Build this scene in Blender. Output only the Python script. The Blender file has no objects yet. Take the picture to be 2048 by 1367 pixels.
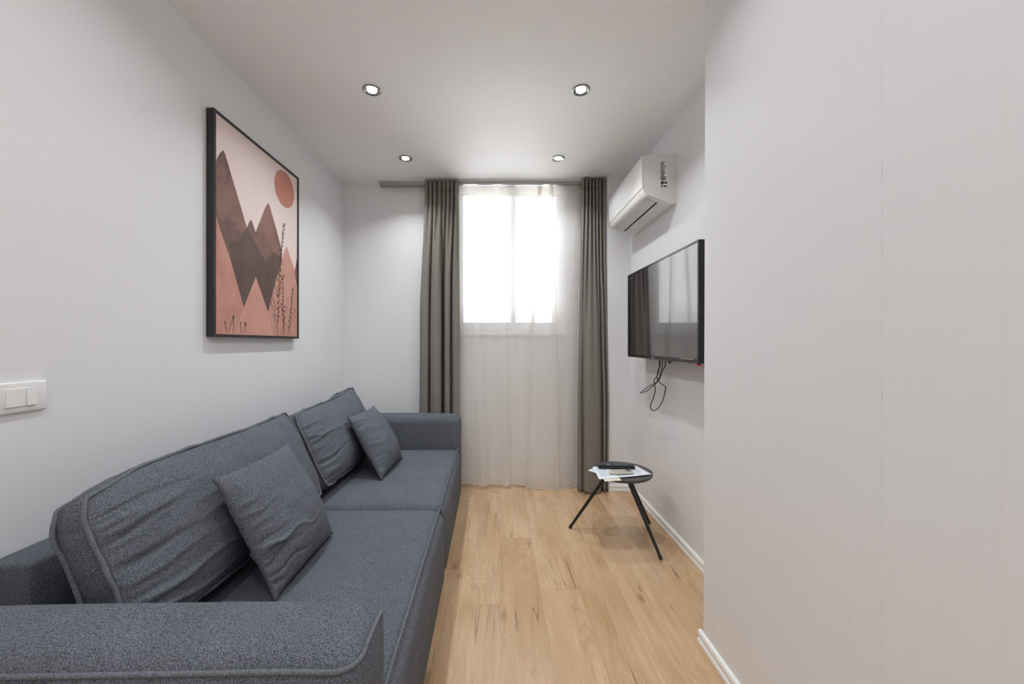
import bpy, bmesh, math, random
from mathutils import Vector, Matrix, noise as mnoise

C = bpy.context.scene.collection
PI = math.pi
# ---------------------------------------------------------------- measured camera
F, VX, VY, CZ = 770.0, 996.0, 686.0, 1.175
def mx(px, d): return (px - VX) * d / F          # metres across at depth d
def mz(py, d): return CZ - (py - VY) * d / F     # height at depth d
H = 2.5
XL, XR = -1.283, 1.055
YB, YP = 3.198, 3.056

# ---------------------------------------------------------------- helpers
def obj(name, bm, mat, parent=None, smooth=None, recalc=True):
    me = bpy.data.meshes.new(name)
    if recalc: bmesh.ops.recalc_face_normals(bm, faces=bm.faces)
    bm.to_mesh(me); bm.free()
    o = bpy.data.objects.new(name, me); C.objects.link(o)
    for m in (mat if isinstance(mat, (list, tuple)) else [mat]): me.materials.append(m)
    if parent is not None: o.parent = parent
    if smooth is not None:
        for p in me.polygons: p.use_smooth = True
        if smooth < 180: me.set_sharp_from_angle(angle=math.radians(smooth))
    return o
def thing(name, label, cat, loc=(0, 0, 0), rotz=0.0, group=None):
    o = bpy.data.objects.new(name, None); C.objects.link(o)
    o.location = loc; o.rotation_euler = (0, 0, rotz); o.empty_display_size = .05
    return tag(o, label, cat, group)
def tag(o, label, cat, group=None):
    o['label'] = label; o['category'] = cat
    if group: o['group'] = group
    return o
def struct(o, label=None):
    o['kind'] = 'structure'
    if label: o['label'] = label
    return o
def box(bm, x0, x1, y0, y1, z0, z1, mi=0):
    v = [bm.verts.new(c) for c in ((x0,y0,z0),(x1,y0,z0),(x1,y1,z0),(x0,y1,z0),(x0,y0,z1),(x1,y0,z1),(x1,y1,z1),(x0,y1,z1))]
    fs = []
    for q in ((0,3,2,1),(4,5,6,7),(0,1,5,4),(1,2,6,5),(2,3,7,6),(3,0,4,7)):
        f = bm.faces.new([v[i] for i in q]); f.material_index = mi; fs.append(f)
    return v, fs
def nb(): return bmesh.new()
def bbox(x0, x1, y0, y1, z0, z1, r=0.0, seg=3):
    bm = nb(); box(bm, x0, x1, y0, y1, z0, z1)
    if r: bmesh.ops.bevel(bm, geom=list(bm.edges), offset=r, segments=seg, profile=.5, affect='EDGES')
    return bm
def prism_y(bm, prof, y0, y1, mi=0):
    a = [bm.verts.new((x, y0, z)) for x, z in prof]; b = [bm.verts.new((x, y1, z)) for x, z in prof]
    n = len(prof)
    for i in range(n): bm.faces.new((a[i], a[(i+1) % n], b[(i+1) % n], b[i])).material_index = mi
    bm.faces.new(a[::-1]).material_index = mi; bm.faces.new(b).material_index = mi
def prism_x(bm, prof, x0, x1):
    a = [bm.verts.new((x0, y, z)) for y, z in prof]; b = [bm.verts.new((x1, y, z)) for y, z in prof]
    n = len(prof)
    for i in range(n): bm.faces.new((a[i], a[(i+1) % n], b[(i+1) % n], b[i]))
    bm.faces.new(a[::-1]); bm.faces.new(b)
def lathe(bm, prof, cx, cy, seg=40, cap=True):
    rings = []
    for r, z in prof:
        rings.append([bm.verts.new((cx + r*math.cos(2*PI*k/seg), cy + r*math.sin(2*PI*k/seg), z)) for k in range(seg)])
    for a, b in zip(rings, rings[1:]):
        for k in range(seg): bm.faces.new((a[k], a[(k+1) % seg], b[(k+1) % seg], b[k]))
    if cap: bm.faces.new(rings[0][::-1]); bm.faces.new(rings[-1])
def tube(bm, pts, r, seg=8, closed=False, r2=None):
    pts = [Vector(p) for p in pts]; n = len(pts); rings = []
    t0 = (pts[1]-pts[0]).normalized()
    up = Vector((0, 0, 1)) if abs(t0.z) < .9 else Vector((1, 0, 0))
    nrm = (up - t0*up.dot(t0)).normalized()
    for i in range(n):
        if closed: t = (pts[(i+1) % n]-pts[i-1])
        else: t = pts[min(i+1, n-1)]-pts[max(i-1, 0)]
        t.normalize()
        nrm = (nrm - t*nrm.dot(t)).normalized(); bi = t.cross(nrm)
        rr = r if r2 is None else r + (r2-r)*i/(n-1)
        rings.append([bm.verts.new(pts[i] + (nrm*math.cos(2*PI*k/seg) + bi*math.sin(2*PI*k/seg))*rr) for k in range(seg)])
    rng = range(n) if closed else range(n-1)
    for i in rng:
        a, b = rings[i], rings[(i+1) % n]
        for k in range(seg): bm.faces.new((a[k], a[(k+1) % seg], b[(k+1) % seg], b[k]))
    if not closed: bm.faces.new(rings[0][::-1]); bm.faces.new(rings[-1])
def catmull(pts, per=8, closed=False):
    out = []; n = len(pts)
    P = [Vector(p) for p in pts]
    for i in range(n if closed else n-1):
        if closed: a, b, c, d = P[i-1], P[i], P[(i+1) % n], P[(i+2) % n]
        else: a, b, c, d = P[max(i-1, 0)], P[i], P[i+1], P[min(i+2, n-1)]
        for k in range(per):
            t = k/per
            out.append(.5*((2*b) + (c-a)*t + (2*a-5*b+4*c-d)*t*t + (3*b-a-3*c+d)*t**3))
    if not closed: out.append(P[-1])
    return out
def sstep(a, b, x):
    t = max(0., min(1., (x-a)/(b-a))); return t*t*(3-2*t)

# ---------------------------------------------------------------- materials
def new_mat(name):
    m = bpy.data.materials.new(name); m.use_nodes = True
    nt = m.node_tree
    return m, nt, nt.nodes['Principled BSDF'], nt.nodes['Material Output']
def setp(b, **k):
    for n, v in k.items():
        n = n.replace('_', ' ')
        if n in b.inputs: b.inputs[n].default_value = (v + (1,)) if isinstance(v, tuple) and len(v) == 3 else v
def node(nt, t, **k):
    n = nt.nodes.new(t)
    for a, v in k.items(): setattr(n, a, v)
    return n
def math_n(nt, op, a, b=None, c=None):
    n = nt.nodes.new('ShaderNodeMath'); n.operation = op
    for i, v in enumerate((a, b, c)):
        if v is None: continue
        if isinstance(v, (int, float)): n.inputs[i].default_value = v
        else: nt.links.new(v, n.inputs[i])
    return n.outputs[0]
def mixc(nt, fac, a, b):
    n = nt.nodes.new('ShaderNodeMix'); n.data_type = 'RGBA'
    for s, v in ((0, fac), (6, a), (7, b)):
        if isinstance(v, (int, float)): n.inputs[s].default_value = v
        elif isinstance(v, tuple): n.inputs[s].default_value = v + (1,) if len(v) == 3 else v
        else: nt.links.new(v, n.inputs[s])
    return n.outputs[2]
def noise_n(nt, vec, scale, detail=2, rough=.5, dist=0):
    n = nt.nodes.new('ShaderNodeTexNoise'); n.inputs['Scale'].default_value = scale
    n.inputs['Detail'].default_value = detail; n.inputs['Roughness'].default_value = rough; n.inputs['Distortion'].default_value = dist
    if vec is not None: nt.links.new(vec, n.inputs['Vector'])
    return n.outputs['Fac']
def bump(nt, b, h, strength, dist):
    n = nt.nodes.new('ShaderNodeBump'); n.inputs['Strength'].default_value = strength; n.inputs['Distance'].default_value = dist
    nt.links.new(h, n.inputs['Height']); nt.links.new(n.outputs[0], b.inputs['Normal'])
def mapr(nt, v, a, b, c=0., d=1.):
    n = nt.nodes.new('ShaderNodeMapRange'); n.inputs[1].default_value = a; n.inputs[2].default_value = b
    n.inputs[3].default_value = c; n.inputs[4].default_value = d; nt.links.new(v, n.inputs[0]); return n.outputs[0]

def plain(name, col, rough=.5, metal=0., spec=.5, **k):
    m, nt, b, o = new_mat(name); setp(b, Base_Color=col, Roughness=rough, Metallic=metal, **{'Specular IOR Level': spec}, **k)
    tc = node(nt, 'ShaderNodeTexCoord')
    v = noise_n(nt, tc.outputs['Object'], 35, 3)
    nt.links.new(mapr(nt, v, .3, .7, max(0, rough-.03), min(1, rough+.03)), b.inputs['Roughness'])
    return m

def wall_mat(name, col, dirt=0.0):
    m, nt, b, o = new_mat(name); setp(b, Roughness=.62); b.inputs['Specular IOR Level'].default_value = .3
    g = node(nt, 'ShaderNodeNewGeometry'); P = g.outputs['Position']
    v = noise_n(nt, P, 1.7, 3)
    c = mixc(nt, v, tuple(x*.985 for x in col), tuple(min(1, x*1.012) for x in col))
    if dirt:
        # scuffs: thin vertical streaks low on the wall
        mp = node(nt, 'ShaderNodeMapping'); mp.inputs['Scale'].default_value = (60, 60, 5); nt.links.new(P, mp.inputs[0])
        s = noise_n(nt, mp.outputs[0], 1.0, 3, .6)
        big = noise_n(nt, P, 5.0, 1)
        f = math_n(nt, 'MULTIPLY', mapr(nt, s, .63, .76), mapr(nt, big, .50, .64))
        sx = node(nt, 'ShaderNodeSeparateXYZ'); nt.links.new(P, sx.inputs[0])
        f = math_n(nt, 'MULTIPLY', f, mapr(nt, sx.outputs[2], .9, .25))
        f = math_n(nt, 'MULTIPLY', f, dirt)
        c = mixc(nt, f, c, (.3, .28, .26))
        # hairline crack in the paint along the plaster seam
        ln = mapr(nt, math_n(nt, 'ABSOLUTE', math_n(nt, 'SUBTRACT', sx.outputs[1], .8005)), .0022, .0006)
        mp2 = node(nt, 'ShaderNodeMapping'); mp2.inputs['Scale'].default_value = (1, 1, 14); nt.links.new(P, mp2.inputs[0])
        cr = math_n(nt, 'MULTIPLY', ln, mapr(nt, noise_n(nt, mp2.outputs[0], 1, 3, .7), .5, .68))
        c = mixc(nt, math_n(nt, 'MULTIPLY', math_n(nt, 'MULTIPLY', cr, mapr(nt, sx.outputs[2], 2.2, .7, .12, 1.0)), .6), c, (.22, .2, .18))
    nt.links.new(c, b.inputs['Base Color'])
    h = noise_n(nt, P, 90, 2)
    bump(nt, b, h, .06, .002)
    return m

def fabric_mat(name, dark, light, scale=420, bstr=.35):
    m, nt, b, o = new_mat(name); setp(b, Roughness=.95); b.inputs['Specular IOR Level'].default_value = .15
    if 'Sheen Weight' in b.inputs:
        b.inputs['Sheen Weight'].default_value = 0.0
    tc = node(nt, 'ShaderNodeTexCoord'); P = tc.outputs['Object']
    a = noise_n(nt, P, scale, 2, .6)
    w = noise_n(nt, P, scale*2.3, 1, .5)
    big = noise_n(nt, P, 7, 2)
    mix = math_n(nt, 'ADD', math_n(nt, 'MULTIPLY', a, .7), math_n(nt, 'MULTIPLY', w, .3))
    f = mapr(nt, mix, .36, .64)
    c = mixc(nt, f, dark, light)
    c2 = mixc(nt, mapr(nt, big, .35, .65, 0, .12), c, dark)
    nt.links.new(c2, b.inputs['Base Color'])
    bump(nt, b, mix, bstr, .0015)
    return m

def curtain_mat(name, col):
    m, nt, b, o = new_mat(name); setp(b, Roughness=.75); b.inputs['Specular IOR Level'].default_value = .25
    tc = node(nt, 'ShaderNodeTexCoord'); P = tc.outputs['Object']
    mp = node(nt, 'ShaderNodeMapping'); mp.inputs['Scale'].default_value = (900, 900, 120); nt.links.new(P, mp.inputs[0])
    a = noise_n(nt, mp.outputs[0], 1, 2)
    big = noise_n(nt, P, 9, 2)
    c = mixc(nt, a, tuple(x*.88 for x in col), tuple(x*1.1 for x in col))
    c = mixc(nt, mapr(nt, big, .3, .7, 0, .15), c, tuple(x*.8 for x in col))
    nt.links.new(c, b.inputs['Base Color'])
    bump(nt, b, a, .15, .0008)
    tl = node(nt, 'ShaderNodeBsdfTranslucent'); nt.links.new(c, tl.inputs[0])
    mx_ = node(nt, 'ShaderNodeMixShader'); mx_.inputs[0].default_value = .06
    nt.links.new(b.outputs[0], mx_.inputs[1]); nt.links.new(tl.outputs[0], mx_.inputs[2]); nt.links.new(mx_.outputs[0], o.inputs[0])
    return m

def sheer_mat(name, col, transp):
    m, nt, b, o = new_mat(name); nt.nodes.remove(b)
    tc = node(nt, 'ShaderNodeTexCoord'); P = tc.outputs['Object']
    mp = node(nt, 'ShaderNodeMapping'); mp.inputs['Scale'].default_value = (260, 20, 14); nt.links.new(P, mp.inputs[0])
    a = noise_n(nt, mp.outputs[0], 1, 2)
    df = node(nt, 'ShaderNodeBsdfDiffuse'); df.inputs[0].default_value = col + (1,)
    tl = node(nt, 'ShaderNodeBsdfTranslucent'); tl.inputs[0].default_value = col + (1,)
    tr = node(nt, 'ShaderNodeBsdfTransparent'); tr.inputs[0].default_value = (1, .985, .965, 1)
    m1 = node(nt, 'ShaderNodeMixShader'); m1.inputs[0].default_value = .5
    nt.links.new(df.outputs[0], m1.inputs[1]); nt.links.new(tl.outputs[0], m1.inputs[2])
    m2 = node(nt, 'ShaderNodeMixShader')
    nt.links.new(mapr(nt, a, .3, .7, 1-transp-.015, 1-transp+.015), m2.inputs[0])
    nt.links.new(tr.outputs[0], m2.inputs[1]); nt.links.new(m1.outputs[0], m2.inputs[2])
    nt.links.new(m2.outputs[0], o.inputs[0])
    return m

def glass_mat(name):
    m, nt, b, o = new_mat(name); nt.nodes.remove(b)
    tr = node(nt, 'ShaderNodeBsdfTransparent'); tr.inputs[0].default_value = (.97, .98, .98, 1)
    gl = node(nt, 'ShaderNodeBsdfGlossy'); gl.inputs['Roughness'].default_value = .02
    fr = node(nt, 'ShaderNodeFresnel'); fr.inputs[0].default_value = 1.45
    ms = node(nt, 'ShaderNodeMixShader'); nt.links.new(fr.outputs[0], ms.inputs[0])
    nt.links.new(tr.outputs[0], ms.inputs[1]); nt.links.new(gl.outputs[0], ms.inputs[2]); nt.links.new(ms.outputs[0], o.inputs[0])
    return m

def floor_mat():
    m, nt, b, o = new_mat('oak_laminate'); b.inputs['Specular IOR Level'].default_value = .9
    g = node(nt, 'ShaderNodeNewGeometry'); P = g.outputs['Position']
    s = node(nt, 'ShaderNodeSeparateXYZ'); nt.links.new(P, s.inputs[0])
    X, Y = s.outputs[0], s.outputs[1]
    W, L = .19, 1.29
    xs = math_n(nt, 'DIVIDE', math_n(nt, 'ADD', X, 4*W+.18), W)
    i = math_n(nt, 'FLOOR', xs); fx = math_n(nt, 'FRACT', xs)
    wn = node(nt, 'ShaderNodeTexWhiteNoise', noise_dimensions='1D'); nt.links.new(i, wn.inputs['W'])
    ys = math_n(nt, 'ADD', math_n(nt, 'DIVIDE', math_n(nt, 'ADD', Y, 6.0), L), wn.outputs['Value'])
    j = math_n(nt, 'FLOOR', ys); fy = math_n(nt, 'FRACT', ys)
    cb = node(nt, 'ShaderNodeCombineXYZ'); nt.links.new(i, cb.inputs[0]); nt.links.new(j, cb.inputs[1])
    wn2 = node(nt, 'ShaderNodeTexWhiteNoise', noise_dimensions='2D'); nt.links.new(cb.outputs[0], wn2.inputs['Vector'])
    rnd = wn2.outputs['Value']
    off = math_n(nt, 'MULTIPLY', rnd, 37.0)
    def coords(sx, sy):
        c = node(nt, 'ShaderNodeCombineXYZ')
        nt.links.new(math_n(nt, 'MULTIPLY', X, sx), c.inputs[0]); nt.links.new(math_n(nt, 'MULTIPLY', Y, sy), c.inputs[1]); nt.links.new(off, c.inputs[2])
        return c.outputs[0]
    # cathedral rings
    low = noise_n(nt, coords(8.5, .95), 1, 2, .4, .25)
    warp = noise_n(nt, coords(30, 3), 1, 2)
    ph = math_n(nt, 'ADD', math_n(nt, 'MULTIPLY', low, 120.0), math_n(nt, 'MULTIPLY', warp, 3.0))
    rings = mapr(nt, math_n(nt, 'SINE', ph), -.3, 1)
    fine = noise_n(nt, coords(190, 7), 1, 3, .6)
    med = noise_n(nt, coords(34, 1.5), 1, 3, .6)
    cloud = noise_n(nt, coords(6, 1.5), 1, 3)
    spot = noise_n(nt, coords(9, 2.2), 1.4, 2)
    base = mixc(nt, rnd, (.62, .415, .238), (.51, .315, .162))
    c = mixc(nt, mapr(nt, cloud, .40, .66, 0, .75), base, (.69, .495, .315))
    c = mixc(nt, mapr(nt, spot, .52, .74, 0, .55), c, (.47, .285, .15))
    rm = math_n(nt, 'MULTIPLY', rings, mapr(nt, spot, .36, .62, .06, .34))
    c = mixc(nt, rm, c, (.42, .245, .12))
    c = mixc(nt, mapr(nt, med, .44, .74, 0, .50), c, (.43, .265, .145))
    c = mixc(nt, mapr(nt, fine, .45, .75, 0, .15), c, (.36, .22, .12))
    # dark mineral cracks following the grain
    ck = noise_n(nt, coords(12, .42), 1, 2, .5, .15)
    ck = math_n(nt, 'ABSOLUTE', math_n(nt, 'SUBTRACT', ck, .5))
    ckm = math_n(nt, 'MULTIPLY', mapr(nt, ck, .0075, 0.0), mapr(nt, noise_n(nt, coords(5, 2.2), 1.3, 1), .50, .60))
    c = mixc(nt, math_n(nt, 'MULTIPLY', ckm, .8), c, (.17, .10, .06))
    # knots
    vo = node(nt, 'ShaderNodeTexVoronoi'); vo.inputs['Scale'].default_value = 1; vo.inputs['Randomness'].default_value = 1
    nt.links.new(coords(6, 2.6), vo.inputs['Vector'])
    kn = math_n(nt, 'ADD', vo.outputs['Distance'], math_n(nt, 'MULTIPLY', math_n(nt, 'SUBTRACT', med, .5), .12))
    c = mixc(nt, mapr(nt, kn, .12, .035, 0, .6), c, (.2, .12, .07))
    # joints
    ex = math_n(nt, 'MINIMUM', fx, math_n(nt, 'SUBTRACT', 1.0, fx))
    ey = math_n(nt, 'MINIMUM', fy, math_n(nt, 'SUBTRACT', 1.0, fy))
    jx = mapr(nt, ex, .005, .002); jy = mapr(nt, ey, .0009, .0004)
    jt = math_n(nt, 'MAXIMUM', jx, jy)
    c = mixc(nt, math_n(nt, 'MULTIPLY', jt, .45), c, (.2, .12, .07))
    nt.links.new(c, b.inputs['Base Color'])
    nt.links.new(mapr(nt, fine, .3, .7, .20, .28), b.inputs['Roughness'])
    bump(nt, b, math_n(nt, 'SUBTRACT', math_n(nt, 'MULTIPLY', fine, .3), jt), .12, .0015)
    return m

def paint_mat(name, a, b_, sc=9):
    m, nt, b, o = new_mat(name); setp(b, Roughness=.55)
    g = node(nt, 'ShaderNodeNewGeometry')
    v = noise_n(nt, g.outputs['Position'], sc, 4, .6, .4)
    nt.links.new(mixc(nt, mapr(nt, v, .35, .68), a, b_), b.inputs['Base Color'])
    return m

def emit_mat(name, col, st):
    m, nt, b, o = new_mat(name)
    setp(b, Base_Color=(.9, .9, .9), Emission_Color=col); b.inputs['Emission Strength'].default_value = st
    return m

SKY, UNDERGLOW = 2.2, 24.0
M = {}
M['wall'] = wall_mat('white_wall_paint', (.80, .805, .818), .0)
M['wall_scuffed'] = wall_mat('white_wall_paint_scuffed', (.80, .805, .818), .45)
M['ceiling'] = wall_mat('white_ceiling_paint', (.88, .876, .878))
M['floor'] = floor_mat()
M['skirting'] = plain('white_skirting', (.86, .86, .84), .35)
M['pvc'] = plain('white_window_profile', (.82, .83, .85), .35)
M['glass'] = glass_mat('window_glass')
M['sofa'] = fabric_mat('charcoal_weave', (.033, .036, .042), (.212, .230, .264), 400, .4)
M['pipe'] = fabric_mat('charcoal_piping', (.055, .059, .068), (.235, .25, .28), 500, .3)
M['curtain'] = curtain_mat('grey_curtain_cloth', (.245, .228, .205))
M['sheer'] = sheer_mat('white_voile', (.92, .91, .895), .40)
M['tape'] = sheer_mat('voile_tape', (.84, .79, .74), .22)
M['selvage'] = sheer_mat('voile_selvage', (.9, .9, .88), .05)
M['steel'] = plain('brushed_rail', (.42, .43, .43), .4, .6)
M['white_plastic'] = plain('white_plastic', (.82, .82, .81), .22)
M['switch'] = plain('switch_plastic', (.84, .84, .83), .25)
M['ac_gloss'] = plain('gloss_white_panel', (.84, .84, .83), .08)
M['ac_body'] = plain('matt_white_casing', (.74, .735, .72), .4)
M['ac_grey'] = plain('pale_grey_flap', (.66, .655, .645), .35)
M['black'] = plain('black_plastic', (.012, .012, .013), .4)
M['black_gloss'] = plain('black_gloss_bezel', (.012, .012, .013), .15)
M['slot'] = plain('dark_slot', (.006, .006, .006), .8)
M['metal_black'] = plain('black_powder_coat', (.014, .014, .014), .45)
M['top'] = plain('dark_grey_lacquer', (.075, .07, .072), .4)
M['chrome'] = plain('dark_chrome', (.30, .31, .32), .18, 1.0)
M['frame'] = plain('black_picture_frame', (.022, .020, .023), .45)
M['red'] = plain('red_plastic', (.55, .03, .03), .35)
M['paper'] = plain('white_paper', (.82, .84, .88), .7)
M['cream'] = plain('cream_paper', (.80, .72, .60), .7)
M['ink'] = plain('grey_blue_print', (.36, .43, .52), .7)
M['rc_white'] = plain('pale_remote_plastic', (.62, .60, .53), .4)
M['rc_btn'] = plain('grey_remote_button', (.40, .42, .36), .4)
M['rc_lcd'] = plain('dark_remote_display', (.05, .045, .045), .2)
M['rc_black_btn'] = plain('charcoal_remote_button', (.10, .10, .105), .35)
M['rc_light_btn'] = plain('light_remote_button', (.55, .56, .58), .35)
M['bulb'] = emit_mat('lit_lamp_lens', (1, .985, .96), 25)
M['tagw'] = plain('white_care_tag', (.85, .86, .88), .7)

# TV screen: glossy dark panel
m, nt, b, o = new_mat('tv_screen'); setp(b, Base_Color=(.012, .012, .013), Roughness=.06); b.inputs['Specular IOR Level'].default_value = .8
b.inputs['Coat Weight'].default_value = 1.0; b.inputs['Coat Roughness'].default_value = .05; b.inputs['Coat IOR'].default_value = 1.85
M['screen'] = m

# ---------------------------------------------------------------- setting
YN = -2.6
WT = .14
bm = nb(); box(bm, XL-WT, XR+WT+.6, YN-WT, YB+.3, -.12, 0); struct(obj('floor', bm, M['floor']))
bm = nb(); box(bm, XL-WT, XR+WT+.6, YN-WT, YB+.3, H, H+.12); struct(obj('ceiling', bm, M['ceiling']))
bm = nb(); box(bm, XL-WT, XL, YN, YB+.3, 0, H); struct(obj('wall_left', bm, M['wall']))
bm = nb(); box(bm, XR, XR+WT, 1.40, YB+.3, 0, H); struct(obj('wall_right', bm, M['wall_scuffed']))
bm = nb(); box(bm, XL-WT, XR+WT+.6, YN-WT, YN, 0, H); struct(obj('wall_front', bm, M['wall']))
# back wall with its window opening
WX0, WX1, WZ0, WZ1 = -.36, .56, 1.25, 2.478
bm = nb()
xs, zs = (XL, WX0, WX1, XR), (0, WZ0, WZ1, H)
for i in range(3):
    for k in range(3):
        if i == 1 and k == 1: continue
        box(bm, xs[i], xs[i+1], YB, YB+.24, zs[k], zs[k+1])
bmesh.ops.remove_doubles(bm, verts=bm.verts, dist=1e-5)
struct(obj('wall_back', bm, M['wall']))
# pier that stands out of the back wall in the corner
PX = mx(1215, YP)
bm = nb(); box(bm, PX, XR, YP, YB, 0, H); struct(obj('wall_pier', bm, M['wall']))
# projecting wall on the right, a few millimetres out of plumb, with two shallow plaster steps
BY = 1.49
bm = nb()
plan = [(.795, BY), (.7985, .803), (.7962, .798), (.7955, .612), (.7972, .604), (.803, YN), (1.655, YN), (1.655, BY)]
lo = [bm.verts.new((x, y, 0)) for x, y in plan]; hi = [bm.verts.new((x+(.008 if x < 1 and y > .9 else .002 if x < 1 else 0), y, H)) for x, y in plan]
n = len(plan)
for i in range(n): bm.faces.new((lo[i], lo[(i+1) % n], hi[(i+1) % n], hi[i]))
bm.faces.new(lo[::-1]); bm.faces.new(hi)
struct(obj('wall_near_right', bm, M['wall_scuffed']))
# baseboards: two rounded ribs with a groove
def rib(sx):   # (offset from wall, z)
    p = [(0, 0), (.014, 0), (.0155, .004), (.0155, .020), (.013, .0245), (.010, .026), (.010, .030), (.0125, .032), (.0135, .036), (.0125, .050), (.009, .055), (.004, .057), (0, .057)]
    return [(sx*a, z) for a, z in p]
bm = nb(); prism_y(bm, [(XR + a, z) for a, z in rib(-1)], BY, YP); struct(obj('baseboard_right', bm, M['skirting'], smooth=35))
bm = nb(); prism_x(bm, [(YP + a, z) for a, z in rib(-1)], PX, XR-.0155); struct(obj('baseboard_back', bm, M['skirting'], smooth=35))
bm = nb(); prism_y(bm, [(.7965 + a, z) for a, z in rib(-1)], YN, BY+.02); struct(obj('baseboard_near_right', bm, M['skirting'], smooth=35))

# window
win = bpy.data.objects.new('window_1', None); C.objects.link(win); win.location = (.1, YB+.06, WZ0); struct(win, 'white framed window with two panes behind the sheer curtain')
def wobj(name, bm, mat, smooth=None):
    o = obj(name, bm, mat, None, smooth); o.parent = win; o.location = -Vector(win.location); return o
YW = YB+.03
bm = nb()
for a in ((WX0, WX1, WZ0, WZ0+.045), (WX0, WX1, WZ1-.025, WZ1), (WX0, WX0+.03, WZ0+.045, WZ1-.025), (WX1-.03, WX1, WZ0+.045, WZ1-.025)):
    box(bm, a[0], a[1], YW, YW+.06, a[2], a[3])
wobj('window_frame', bm, M['pvc'])
for x0, x1, dy in ((WX0+.03, .148, .012), (.108, WX1-.03, .034)):
    bm = nb(); s = .038; z0, z1 = WZ0+.045, WZ1-.025
    for a in ((x0, x1, z0, z0+.055), (x0, x1, z1-s, z1), (x0, x0+s, z0+.055, z1-s), (x1-s, x1, z0+.055, z1-s)):
        box(bm, a[0], a[1], YW+dy, YW+dy+.02, a[2], a[3])
    sh = wobj('sash', bm, M['pvc'])
    bm = nb(); box(bm, x0+s, x1-s, YW+dy+.008, YW+dy+.012, z0+.055, z1-s)
    g = obj('pane', bm, M['glass']); g.parent = sh
bm = bbox(WX0-.01, WX1+.01, YB-.016, YW+.005, WZ0-.012, WZ0+.004, .003, 2)
wobj('window_sill', bm, M['pvc'])

# ---------------------------------------------------------------- curtain rail
rt = thing('curtain_rail', 'long grey metal curtain rail fixed under the ceiling above the window', 'curtain rail', (0, 3.15, H))
RX0, RX1 = mx(760, 3.13), PX-.012
bm = nb(); box(bm, RX0, RX1, -.020, .035, -.034, -.0)
for y in (-.008, .018): box(bm, RX0+.002, RX1, y, y+.004, -.036, -.030)
obj('track', bm, M['steel'], rt)
bm = nb(); box(bm, RX0-.02, RX1, -.024, .030, -.008, -.001); obj('top_plate', bm, M['white_plastic'], rt)
bm = bbox(RX0-.006, RX0+.004, -.022, .037, -.037, -.006, .003, 2); obj('end_cap', bm, M['steel'], rt)

# ---------------------------------------------------------------- curtains
def sheet(rows, thick=.0):
    bm = nb(); vs = [[bm.verts.new(p) for p in r] for r in rows]
    for a, b in zip(vs, vs[1:]):
        for k in range(len(a)-1): bm.faces.new((a[k], a[k+1], b[k+1], b[k]))
    return bm
def drape_rows(top, bot, ztop, zbot, nrow, per, curve, z_of=None, extra=None):
    """interpolate between the plan of the top and the plan of the hem"""
    T = catmull([(x, y, 0) for x, y in top], per); B = catmull([(x, y, 0) for x, y in bot], per)
    rows = []
    for r in range(nrow+1):
        t = r/nrow; w = curve(t); row = []
        for k, (a, b) in enumerate(zip(T, B)):
            s = k/(len(T)-1)
            zb = zbot(s) if callable(zbot) else zbot
            p = a.lerp(b, w); p.z = ztop + (zb-ztop)*t
            if extra: p = extra(p, s, t)
            row.append(p)
        rows.append(row)
    return rows
# sheer: plan control points (pixel column measured at the hem / at the head, offset towards the room)
YS = 3.150
ctl = [(910, 895, .03), (922, 905, .020), (938, 916, -.004), (952, 928, -.018), (966, 945, -.040), (982, 962, .010), (998, 980, -.006), (1014, 998, -.034), (1025, 1011, .014),
       (1034, 1023, .020), (1046, 1052, -.006), (1057, 1083, .004), (1049, 1077, .028), (1060, 1090, -.022), (1085, 1096, -.026), (1110, 1101, -.040), (1118, 1106, -.030),
       (1109, 1100, .018), (1121, 1141, -.018), (1138, 1152, -.024), (1154, 1163, -.006)]
bot = [(mx(a, YS-.03), YS + c*(1.9 if c < 0 else 1.0) - .004) for a, b, c in ctl]
top = [(mx(b, YS), YS + c*.5) for a, b, c in ctl]
ZS = 2.461
def hem(s): return .034 - .030*sstep(.15, .8, s) + .004*math.sin(s*40)
def sx_extra(p, s, t):
    p.y += .004*mnoise.noise(Vector((s*14, t*3, 1.3)))
    p.x += .003*mnoise.noise(Vector((s*9, t*4, 7.1)))
    if t > .8: p.y -= .012*math.sin(s*31)*sstep(.8, 1, t)
    return p
rows = drape_rows(top, bot, ZS, hem, 70, 7, lambda t: t**.8, extra=sx_extra)
sc_ = thing('sheer_curtain', 'white see-through sheer curtain hanging to the floor in front of the window', 'curtain', (.15, YS, 0))
def local(rows, root):
    d = Vector(root.location); return [[p-d for p in r] for r in rows]
lr = local(rows, sc_)
obj('drape', sheet(lr[2:]), M['sheer'], sc_, 180, recalc=False)
obj('heading_tape', sheet(lr[:3]), M['tape'], sc_, 180, recalc=False)
sv = [[p + Vector((-.012, -.003, 0)) for p in [r[-1]]] + [r[-1] + Vector((.004 + .002*math.sin(i*1.9), -.004, 0))] for i, r in enumerate(lr)]
obj('selvage', sheet(sv[24:]), M['selvage'], sc_, 180, recalc=False)
bm = nb()
for r in (lr[-1],): tube(bm, [p + Vector((0, -.0015, .001)) for p in r], .0022, 5)
obj('hem', bm, M['selvage'], sc_, 180)

def pleats(n, x0, x1, y, amp, sharp=.55, seed=1, jit=.25):
    """narrow valleys between round folds"""
    rnd = random.Random(seed); pts = []; w = (x1-x0)/n
    for k in range(n):
        c = x0 + (k+.5)*w + rnd.uniform(-jit, jit)*w*.4
        a = amp*rnd.uniform(.7, 1.15)
        pts += [(c-w*.40, y), (c-w*.22, y-a*.85), (c, y-a), (c+w*.24, y-a*.82)]
    pts.append((x1, y)); return pts
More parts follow.
